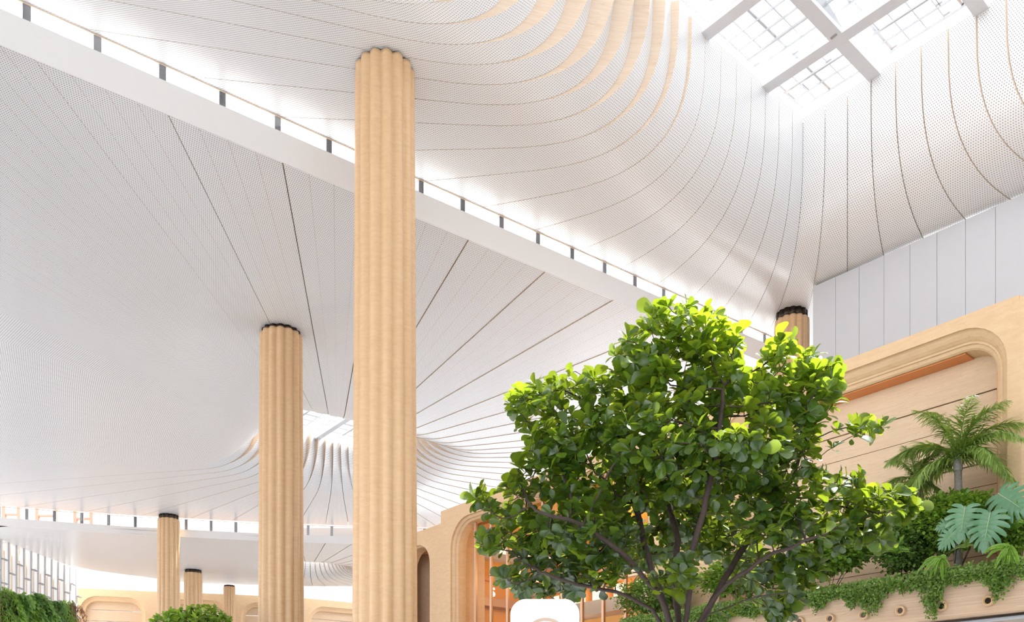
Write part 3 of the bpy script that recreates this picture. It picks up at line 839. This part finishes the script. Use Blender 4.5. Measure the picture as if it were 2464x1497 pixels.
# small tree low on the left
ST = empty('small_tree', pt(465, HZ, 34)*1, label='small tree with bright green rounded crown in front of the distant columns', cat='tree')
ST.location = ((465-CX)/FOC*34, 34, 0)
sb = [(465,1490,75,32),(400,1500,45,22),(525,1500,40,26),(500,1470,38,16),(440,1475,35,18),(465,1560,110,50),(450,1620,80,40),(560,1510,16,12),(365,1510,18,14)]
att = crown_points(sb, 34, 1600, 1.0)
x0 = (465-CX)/FOC*34
nd, pr_ = grow([np.array([x0, 34, z]) for z in (0, 0.6, 1.2, 1.8, 2.4, 3.0)], att, 0.16, 0.2, 4.0, 140, 0.02)
r_, k_, t_ = branches('trunk_and_branches', nd, pr_, 0.01, 2.2, M['bark'], ST, 6, 0.16)
lp, ld, lsz, lt, lu = [], [], [], [], []
for i in range(1, len(nd)):
    if nd[i][2] < 3.4: continue
    ax = nd[i]-nd[pr_[i]]; ax = ax/np.linalg.norm(ax)+np.array([0, 0, 0.5])
    if not k_[i] or rng.random() < 0.6: rosette(nd[i], ax, int(rng.integers(6, 10)), 0.20, 0.7)
leaves('foliage', SMALL, lp, ld, lsz, lt, M['leaf_small'], ST, up=lu)

# ---------------------------------------------------------------- plants on the ledge
UPV = np.array([0, 0, 1.0]); NV = np.array([WN.x, WN.y, 0]); SV = np.array([WD.x, WD.y, 0])
def arr(v): return np.array(v[:])
def palm(px, py, d, R, nf, trunk_h, label, tint=0.5, base_z=None):
    top = arr(wpt(px, py, d)); 
    base = top.copy(); base[2] = pz1-0.12
    root = empty('palm', base, label=label, cat='palm')
    pts_ = [base, base+(top-base)*0.5+SV*0.02, top]
    MB().tube(pts_, [0.085, 0.075, 0.07], 10).build('trunk', M['bark_palm'], root, True)
    MB().tube([top-UPV*0.18, top, top+UPV*0.15], [0.085, 0.095, 0.05], 10).build('crown_shaft', M['bark_palm'], root, True)
    for i in range(nf):
        a = 2*PI*i/nf+rng.uniform(-0.2, 0.2)
        el = [1.25, 0.75, 0.4, 0.95, 0.2][i % 5]
        hd = SV*math.cos(a)+NV*math.sin(a)*0.4
        L = R*rng.uniform(0.85, 1.1)
        pts_, p, dirv = [], top+UPV*0.05, hd*math.cos(el)+UPV*math.sin(el)
        for q in range(15):
            pts_.append(p.copy()); p = p+dirv*L/14; dirv = dirv+np.array([0, 0, -0.14*(1.2 if el < 0.5 else 1)]); dirv /= np.linalg.norm(dirv)
        fr = MB().tube(pts_, [0.013*(1-q/17) for q in range(15)], 5).build('frond', M['fern'], root, True)
        lp, ld, ls, ltt = [], [], [], []
        for q in range(1, 15):
            ax = pts_[q]-pts_[q-1]; ax /= np.linalg.norm(ax)
            side = np.cross(ax, UPV); side /= np.linalg.norm(side)
            for sub in range(8):
                for sg in (-1, 1):
                    f = (q+sub/8)/15
                    ln = R*0.21*math.sin(PI*min(1, 0.12+f*0.9))**0.6+0.03
                    lp.append(pts_[q-1]+(pts_[q]-pts_[q-1])*sub/8)
                    ld.append(side*sg*0.8+ax*0.9+UPV*rng.uniform(-0.6, 0.35)+rng.normal(0, .12, 3)); ls.append(ln*rng.uniform(0.8, 1.1)); ltt.append(tint+rng.uniform(-0.3, 0.3))
        leaves('leaflets', BLADE, lp, ld, ls, ltt, M['palm'], fr)
    return root
palm(2305, 1112, 0.55, 1.62, 15, 1, 'tall feathery palm with grey trunk on the ledge, right of the big tree')
palm(2205, 1165, 0.45, 0.95, 11, 1, 'smaller feathery palm on the ledge, just left of the taller palm', 0.35)

def bush(px, py, rx, ry, d, n, size, mat, label, name='shrub', cat='shrub', tmpl=SMALL, tint=0.5, drop=0.0):
    c = arr(wpt(px, py, d)); Y = c[1]; sx = rx/FOC*Y; sz = ry/FOC*Y
    base = c.copy(); base[2] = pz1-0.12
    root = empty(name, base, label=label, cat=cat)
    st = MB()
    P_, D_, S_, T_ = [], [], [], []
    for j in range(7):
        a = rng.normal(0, 1, 3); a /= np.linalg.norm(a); a[2] = abs(a[2])*0.9+(-0.15 if rng.random() < .3 else 0)
        e = c+SV*a[0]*sx*0.9+NV*a[1]*min(sx, 0.6)*0.8+UPV*a[2]*sz*0.9-UPV*sz*0.1
        st.tube([base+SV*a[0]*0.1, (base+e)/2+UPV*0.08, e], [0.009, 0.006, 0.003], 5)
    st.build('stems', M['bark'], root, True)
    for j in range(n):
        a = rng.normal(0, 1, 3); a /= np.linalg.norm(a); rr = rng.uniform(0.55, 1.0)
        lump = 1+0.22*math.sin(a[0]*9+a[2]*7)*math.cos(a[1]*8)
        P_.append(c+SV*a[0]*sx*rr*lump+NV*a[1]*min(sx, 0.5)*rr*lump+UPV*a[2]*sz*rr*lump)
        D_.append(SV*a[0]+NV*a[1]+UPV*(a[2]*0.6+0.15-drop)+rng.normal(0, 0.5, 3)); S_.append(size*rng.uniform(0.6, 1.3)); T_.append(tint+rng.uniform(-0.35, 0.35))
    leaves('foliage', tmpl, P_, D_, S_, T_, mat, root)
    return root
bush(2285, 1258, 120, 68, 0.55, 11000, 0.085, M['leaf_small'], 'dense fine-leaved green shrub on the ledge beneath the tall palm', tint=0.55)
bush(2178, 1318, 70, 56, 0.7, 4500, 0.085, M['ivy'], 'dark green shrub on the ledge left of the split leaves', tint=0.3)
bush(2440, 1270, 45, 60, 0.45, 2500, 0.09, M['leaf_small'], 'bright green bush at the far right end of the ledge', tint=0.5)
bush(1990, 1345, 120, 34, 0.8, 3600, 0.12, M['leaf_small'], 'leafy low shrub on the ledge behind the right branches of the tree', tint=0.45)
bush(1780, 1385, 120, 40, 0.7, 3600, 0.11, M['leaf_small'], 'low shrub on the ledge behind the tree trunk', tint=0.5)
bush(1570, 1430, 110, 44, 0.7, 3600, 0.10, M['ivy'], 'dark low shrub at the left end of the ledge behind the tree', tint=0.5)

# trailing creeper over the lip of the ledge
cr_def = [(1500, 1600, 0.5), (1600, 1700, 0.35), (1700, 1800, 0.42), (1800, 1925, 0.3), (1925, 2040, 0.26), (2040, 2150, 0.42), (2150, 2215, 0.28), (2215, 2290, 0.5), (2290, 2370, 0.28), (2370, 2470, 0.4)]
where = ['at the left end of the ledge behind the tree', 'on the ledge, second from its left end', 'on the ledge behind the middle of the trunk', 'on the ledge behind the right branches',
 'just left of the long tuft at the tree edge', 'in a long tuft right beside the tree edge', 'between the tree and the split leaves', 'in the longest tuft below the split leaves', 'below the right split leaf', 'at the far right end of the ledge']
for (pa, pb, drop), wtxt in zip(cr_def, where):
    sa_, sb_ = ws(pa, PD), ws(pb, PD)
    root = empty('trailing_creeper', WP((sa_+sb_)/2, PD-0.1, pz1-0.1), label='small-leaved green creeper hanging '+wtxt, cat='creeper', group='creepers trailing over the ledge')
    P_, D_, S_, T_ = [], [], [], []; stm = MB()
    L = sb_-sa_
    for j in range(int(95*L)):
        s_ = sa_+rng.uniform(-0.05, 1.03)*L
        f = (s_-sa_)/L
        l = 1.25*drop*(0.45+0.75*abs(math.sin(s_*5.1)*math.sin(s_*2.3+1)))*rng.uniform(0.6, 1.25)*(0.55+0.45*math.sin(PI*min(1, max(0, f))))+0.08
        d_ = PD+0.06+rng.uniform(0, 0.10)
        p0 = arr(WP(s_, PD-rng.uniform(0, 0.5), pz1+rng.uniform(0.0, 0.08))); p1 = arr(WP(s_, d_, pz1-0.02)); p2 = arr(WP(s_+rng.uniform(-.05, .05), d_+0.02, pz1-l))
        if j % 3 == 0: stm.tube([p0, p1, p2], [0.004]*3, 4)
        for q in range(int(14+l*60)):
            t = rng.uniform(0, 1)
            b = p0+(p1-p0)*t*2 if t < 0.28 else p1+(p2-p1)*((t-0.28)/0.72)
            P_.append(b+rng.normal(0, 0.022, 3)+NV*0.02+(UPV*0.04 if t < .28 else 0)); D_.append(rng.normal(0, 0.6, 3)+NV*0.6-UPV*0.5); S_.append(rng.uniform(0.03, 0.062)); T_.append(0.45+rng.uniform(-.3, .4)+0.3*(1-t))
    stm.build('stems', M['bark'], root)
    leaves('foliage', TINY, P_, D_, S_, T_, M['ivy'], root, up=np.tile(NV+UPV*0.6, (len(P_), 1)))

def fern(px, py, d, R, nf, label, down=False, mat='fern', tint=0.6, name='fern'):
    c = arr(wpt(px, py, d)); root = empty(name, c, label=label, cat='fern')
    R0 = R
    for i in range(nf*(2 if down else 1)):
        R = R0*rng.uniform(0.6, 1.15)
        a = 2*PI*i/nf+rng.uniform(-.3, .3); el = rng.uniform(-1.2, 0.5) if down else rng.uniform(0.3, 1.2)
        hd = SV*math.cos(a)+NV*(abs(math.sin(a))*0.5+(0.3 if down else 0)); dirv = hd*math.cos(el)+UPV*math.sin(el); p = c.copy(); pts_ = []
        for q in range(9): pts_.append(p.copy()); p = p+dirv*R/8; dirv = dirv+np.array([0, 0, -0.2 if down else -0.16]); dirv /= np.linalg.norm(dirv)
        fr = MB().tube(pts_, [0.006]*9, 4).build('frond', M[mat], root)
        lp, ld, ls, ltt = [], [], [], []
        for q in range(1, 9):
            ax = pts_[q]-pts_[q-1]; ax /= np.linalg.norm(ax); side = np.cross(ax, NV); side /= np.linalg.norm(side)+1e-6
            for sub in (0, .25, .5, .75):
                for sg in (-1, 1):
                    lp.append(pts_[q-1]+(pts_[q]-pts_[q-1])*sub); ld.append(side*sg+ax*0.4); ls.append(R*0.13*(1-(q+sub)/11)+.008); ltt.append(tint+rng.uniform(-.2, .3))
        leaves('leaflets', TINY, lp, ld, ls, ltt, M[mat], fr, up=np.tile(NV+UPV*0.5, (len(lp), 1)))
fern(2262, 1345, PD+0.14, 0.46, 8, 'bright yellow-green fern drooping over the ledge below the split leaves', True)
fern(2428, 1318, PD+0.14, 0.46, 8, 'bright yellow-green fern drooping over the ledge at far right', True)
fern(2325, 1315, PD-0.1, 0.30, 8, 'small pale spiky fern at the foot of the split leaves', False, 'palm', 0.9)
fern(2160, 1330, PD-0.1, 0.36, 8, 'yellow-green broad fern beside the right edge of the tree', False)
fern(2440, 1270, PD-0.4, 0.55, 10, 'arching green fern at the right end of the ledge behind the creeper', False, 'fern', 0.3)

def monstera_leaf(c, tip, size, nrm, parent, lobes=7):
    """heart-shaped leaf with deep slits: one curved finger per lobe on each side of the midrib"""
    c = np.array(c, float); ax = np.array(tip, float); ax /= np.linalg.norm(ax); nrm = np.array(nrm, float)
    sd = np.cross(ax, nrm); sd /= np.linalg.norm(sd); nrm = np.cross(sd, ax)
    V, F = [], []
    def P(x, y, z): return c+(sd*x+ax*y+nrm*z)*size
    env = lambda a: 0.56*(1-0.25*math.cos(2*a))
    for sg in (-1, 1):
        for k in range(lobes):
            def ray(j):      # rays that bound the lobes: start on the midrib, fan out to the margin
                f = j/lobes
                an = math.radians(140-112*f); ln = [0.40, 0.50, 0.56, 0.57, 0.54, 0.48, 0.42, 0.34][j]
                return 0.0+0.74*f, an, ln
            (ya, aa, la), (yb, ab, lb_) = ray(k), ray(k+1)
            st0 = len(V)
            for q in range(9):
                t = q/8
                def on(y, an, ln): 
                    a2 = an-0.30*t; return (ln*t*math.sin(a2), y+ln*t*math.cos(a2))
                pa_, pb_ = on(ya, aa, la), on(yb, ab, lb_)
                cut = 0.0 if t < 0.42 else [0.10, 0.14, 0.17, 0.24, 0.40][min(4, int((t-0.42)/0.12))]
                for w in (cut, 0.5, 1-cut):
                    x_ = pa_[0]*(1-w)+pb_[0]*w; y_ = pa_[1]*(1-w)+pb_[1]*w
                    V.append(P(sg*x_, y_, 0.12*t-0.22*t*t-0.10*y_*y_+(0.012 if w == 0.5 else 0)))
            for q in range(8):
                for w in (0, 1): F.append((st0+3*q+w, st0+3*q+w+1, st0+3*q+w+4, st0+3*q+w+3))
    b = len(V); V += [P(-0.10, 0.78, -0.03), P(0.10, 0.78, -0.03), P(0.11, 0.92, -0.09), P(0, 1.12, -0.14), P(-0.11, 0.92, -0.09)]; F.append((b, b+1, b+2, b+3, b+4))
    lf = mesh('leaf', V, F, M['monstera'], parent, True, colattr=np.full(len(V), rng.uniform(0.4, 0.9)))
    MB().tube([P(0, -0.05, 0.012), P(0, 0.4, 0.0), P(0, 0.95, -0.08)], [0.012*size*1.2, 0.009*size, 0.004*size], 5).build('midrib', M['vein'], lf)
mo_base = arr(wpt(2350, 1310, 0.8))
mo = empty('monstera', mo_base, label='plant with large split blue-green leaves on the ledge right of centre', cat='plant')
mstem = MB()
for (px, py, tx, tz, sz, d, nx) in ((2322, 1222, -0.12, -1, 0.62, 1.30, 0.3), (2382, 1236, -0.15, -1, 0.68, 1.35, 0.3), (2298, 1278, -0.75, -0.75, 0.42, 1.32, 0.2),
                                 (2405, 1190, 0.85, -0.75, 0.72, 1.0, 0.3), (2290, 1258, -0.9, -0.2, 0.32, 1.25, 0.1)):
    c = arr(wpt(px, py, d))
    monstera_leaf(c, SV*tx+UPV*tz+NV*0.1, sz, NV*1.0+UPV*0.1+SV*nx, mo)
    mstem.tube([mo_base-UPV*0.15, (mo_base+c)/2+UPV*0.18, c], [0.016, 0.012, 0.008], 6)
mstem.build('stems', M['fern'], mo, True)

# ---------------------------------------------------------------- totem sign
TYs = 10.0
sx0, sx1, sz1 = (1228-CX)/FOC*TYs, (1393-CX)/FOC*TYs, (HZ-1445)/FOC*TYs+EYE
sg_ = empty('totem_sign', ((sx0+sx1)/2, TYs, 0), label='white rounded totem sign top poking up in front of the tree', cat='sign')
V = []; n = 10
def rr2(x0, x1, z0, z1, r, y):
    out = []
    for cx_, cz_, a0 in ((x1-r, z1-r, 0), (x0+r, z1-r, 90)):
        for i in range(n+1):
            a = math.radians(a0+90*i/n); out.append((cx_+r*math.cos(a), y, cz_+r*math.sin(a)))
    out += [(x0, y, z0), (x1, y, z0)]; return out
lv = [rr2(sx0+0.015, sx1-0.015, 0, sz1-0.015, 0.17, TYs-0.11), rr2(sx0, sx1, 0, sz1, 0.18, TYs-0.09), rr2(sx0, sx1, 0, sz1, 0.18, TYs+0.09), rr2(sx0+0.015, sx1-0.015, 0, sz1-0.015, 0.17, TYs+0.11)]
k = len(lv[0]); F = []
for j in range(3):
    for i in range(k): F.append((j*k+i, j*k+(i+1) % k, (j+1)*k+(i+1) % k, (j+1)*k+i))
F += [tuple(range(k))[::-1], tuple(range(3*k, 4*k))]
mesh('sign_body', [p for l in lv for p in l], F, M['sign'], sg_)
cxs, czs, rs_ = (1312-CX)/FOC*TYs, (HZ-1491)/FOC*TYs+EYE-0.26, 0.26
V = []; F = []
for i in range(40):
    a = 2*PI*i/40
    for r_, yy in ((rs_, TYs-0.111), (rs_, TYs-0.118), (rs_-0.03, TYs-0.118), (rs_-0.03, TYs-0.111)): V.append((cxs+r_*math.cos(a), yy, czs+r_*math.sin(a)))
for i in range(40):
    for j in range(3): F.append((i*4+j, i*4+j+1, ((i+1) % 40)*4+j+1, ((i+1) % 40)*4+j))
mesh('pictogram_ring', V, F, M['tan'], sg_)

# ---------------------------------------------------------------- background left
# timber bays far behind
def far_bay(xa, ya, xb, yb, h, o, label, open_=True):
    a, b = Vector((xa, ya)), Vector((xb, yb)); d = (b-a).normalized(); n_ = Vector((d.y, -d.x)); L = (b-a).length
    pl = lambda s, dd, z: Vector((a.x+d.x*s+n_.x*dd, a.y+d.y*s+n_.y*dd, z))
    root = empty('timber_bay', pl(L/2, 0, 0), label=label, cat='wall panel', group='timber bays in the background')
    portal('timber_frame', pl, 0, L, 0, h, 0.5, L-0.8, 3, h-0.7, 1.6, 0.3, [(0, -0.3), (0.2, -0.45), (0.4, -0.5), (0.45, -1.0)], M['frame'], root)
    m = MB(); z = 3
    while z < h-0.9:
        m.box(pl(0.6, -1.3, z), pl(L-0.9, 0, 0)-pl(0.6, 0, 0), (n_.x*0.3, n_.y*0.3, 0), (0, 0, min(1.1, h-0.8-z)-0.06)); z += 1.1
    m.build('plank_infill', M['plank'], root)
HB = 15.3+EYE
segs = [((-43.0, 83.6), (-36.0, 85.6), 'timber-framed bay at far left beside the green wall'), ((-36.0, 85.6), (-28.3, 87.3), 'timber-framed bay directly behind the distant middle column'),
        ((-28.3, 87.3), (-21.8, 89.6), 'timber-framed bay just left of the second tallest column'), ((-21.8, 89.6), (-13.5, 95.0), 'timber-framed bay seen between the two tall columns'), ((-13.2, 95.2), (-6, 99.5), 'timber-framed bay hidden mostly behind the tallest column')]
for a, b, lab in segs[:4]: far_bay(*a, *b, HB, 0, lab)
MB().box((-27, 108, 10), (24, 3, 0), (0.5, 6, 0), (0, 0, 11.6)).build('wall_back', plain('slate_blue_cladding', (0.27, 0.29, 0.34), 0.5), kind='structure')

# finned glass facade
wl = empty('window_5', (-40.3, 66, 0), kind='structure')
mesh('glass_pane', [(-40.5, 60, 0), (-40.5, 78, 0), (-40.5, 78, Z3), (-40.5, 60, Z3)], [(0,1,2,3)], M['glass'], wl)
for i in range(13):
    y = 65.9+1.05*i
    MB().box((-40.25, y, 0), (0.10, 0, 0), (0, 0.05, 0), (0, 0, Z3), 0.01).build('mullion', M['steel_dark'], wl)
    MB().box((-40.55, y+0.10, 0), (0.35, 0, 0), (0, 0.20, 0), (0, 0, Z3), 0.01).build('fin', M['white'], wl)
    MB().box((-41.0, y+0.45, 0), (0.15, 0, 0), (0, 0.22, 0), (0, 0, Z3), 0.01).build('outer_post', M['reveal'], wl)
    br = MB()
    for j in range(9):
        zz = 2.0+1.9*j+(0.95 if i % 2 else 0)
        if zz < Z3-0.6: br.box((-40.2, y+0.1, zz), (0.25, 0, 0), (0, 0.6, -0.05), (0, 0, 0.07))
    br.build('bracket', M['steel_dark'], wl)
# pale tower outside, beyond the facade
tw = empty('tower', (-43, 92, 0), label='pale hazy tower outside between the finned windows and the far bay', cat='building')
for i in range(3): MB().box((-46.2+i*1.5, 92, 0), (0.9, 0, 0), (0, 3, 0), (0, 0, 17.8), 0.02).build('pier', M['grey_panel'], tw)
MB().box((-46.4, 91.8, 17.6), (4.6, 0, 0), (0, 3.4, 0), (0, 0, 1.6), 0.05).build('crown_block', M['white'], tw)
# timber framing outside the roof windows at far left
ob = empty('outer_frame', (-38, 70, 17), label='brown timber framing outside the roof windows at far left', cat='frame')
for (pa, pb, ya, yb) in ((4, 40, 1219, 1240), (84, 130, 1222, 1243), (176, 215, 1225, 1250)):
    Yq = 72.0
    for q in (pa, pb): p = pt(q, 1300, Yq); MB().box((p.x, Yq, 18.1), (0.28, 0, 0), (0, 0.3, 0), (0, 0, 3.7), 0.01).build('upright', M['clay'], ob)
    p = pt(pa, yb, Yq); q_ = pt(pb, yb, Yq); MB().box((p.x, Yq+0.05, p.z), (q_.x-p.x, 0, 0), (0, 0.2, 0), (0, 0, 0.16), 0.01).build('rail', M['clay'], ob)

# green living wall
lw = empty('living_wall', (-23.5, 41, 0), label='lush green living wall of ferns and hanging moss at bottom left', cat='plant wall')
g0, g1 = Vector((-24.6, 37.6)), Vector((-22.6, 44.2))
MB().box((g0.x, g0.y, 0), (g1.x-g0.x, g1.y-g0.y, 0), (-0.6, 0.1, 0), (0, 0, 8.85)).build('wall_core', M['soil'], lw)
gd = (g1-g0); GL = gd.length; gd.normalize(); gn = Vector((gd.y, -gd.x)); gdv = np.array([gd.x, gd.y, 0]); gnv = np.array([gn.x, gn.y, 0])
if gn.x < 0: gnv = -gnv
patches = [(0, .14, 'fern', .2), (.12, .24, 'rust', .6), (.22, .45, 'fern', .3), (.43, .62, 'moss', .6), (.6, .78, 'moss', .2), (.76, .93, 'fern', .15), (.92, 1.0, 'rust', .1)]
for a_, b_, mt, ti in patches:
    P_, D_, S_, T_ = [], [], [], []
    for j in range(int(9000*(b_-a_))):
        f = rng.uniform(a_-0.02, b_+0.02); z = 5.6+rng.uniform(0, 1)**0.8*3.35
        f2 = f+ (9-z)*0.035*(1 if a_ < .3 else 0.4)
        bul = 0.16*math.sin(f*31+z*1.3)+0.12*math.sin(z*4+f*9)
        x = np.array([g0.x, g0.y, 0])+gdv*(f2*GL)+gnv*(0.12+abs(bul)+rng.uniform(0, .12))
        x[2] = z+0.12*math.sin(f*23)+(0.5*(1-f/0.15) if f < 0.15 else 0)
        P_.append(x); D_.append(gnv*0.5-UPV*1.0+rng.normal(0, .45, 3)); S_.append(rng.uniform(.10, .26)); T_.append(ti+0.3*math.sin(f*40+z*2)+rng.uniform(-.2, .3))
    leaves('foliage_patch', SLIM if mt != 'moss' else SMALL, P_, D_, S_, T_, M[mt], lw, up=np.tile(gnv+UPV*.5, (len(P_), 1)))
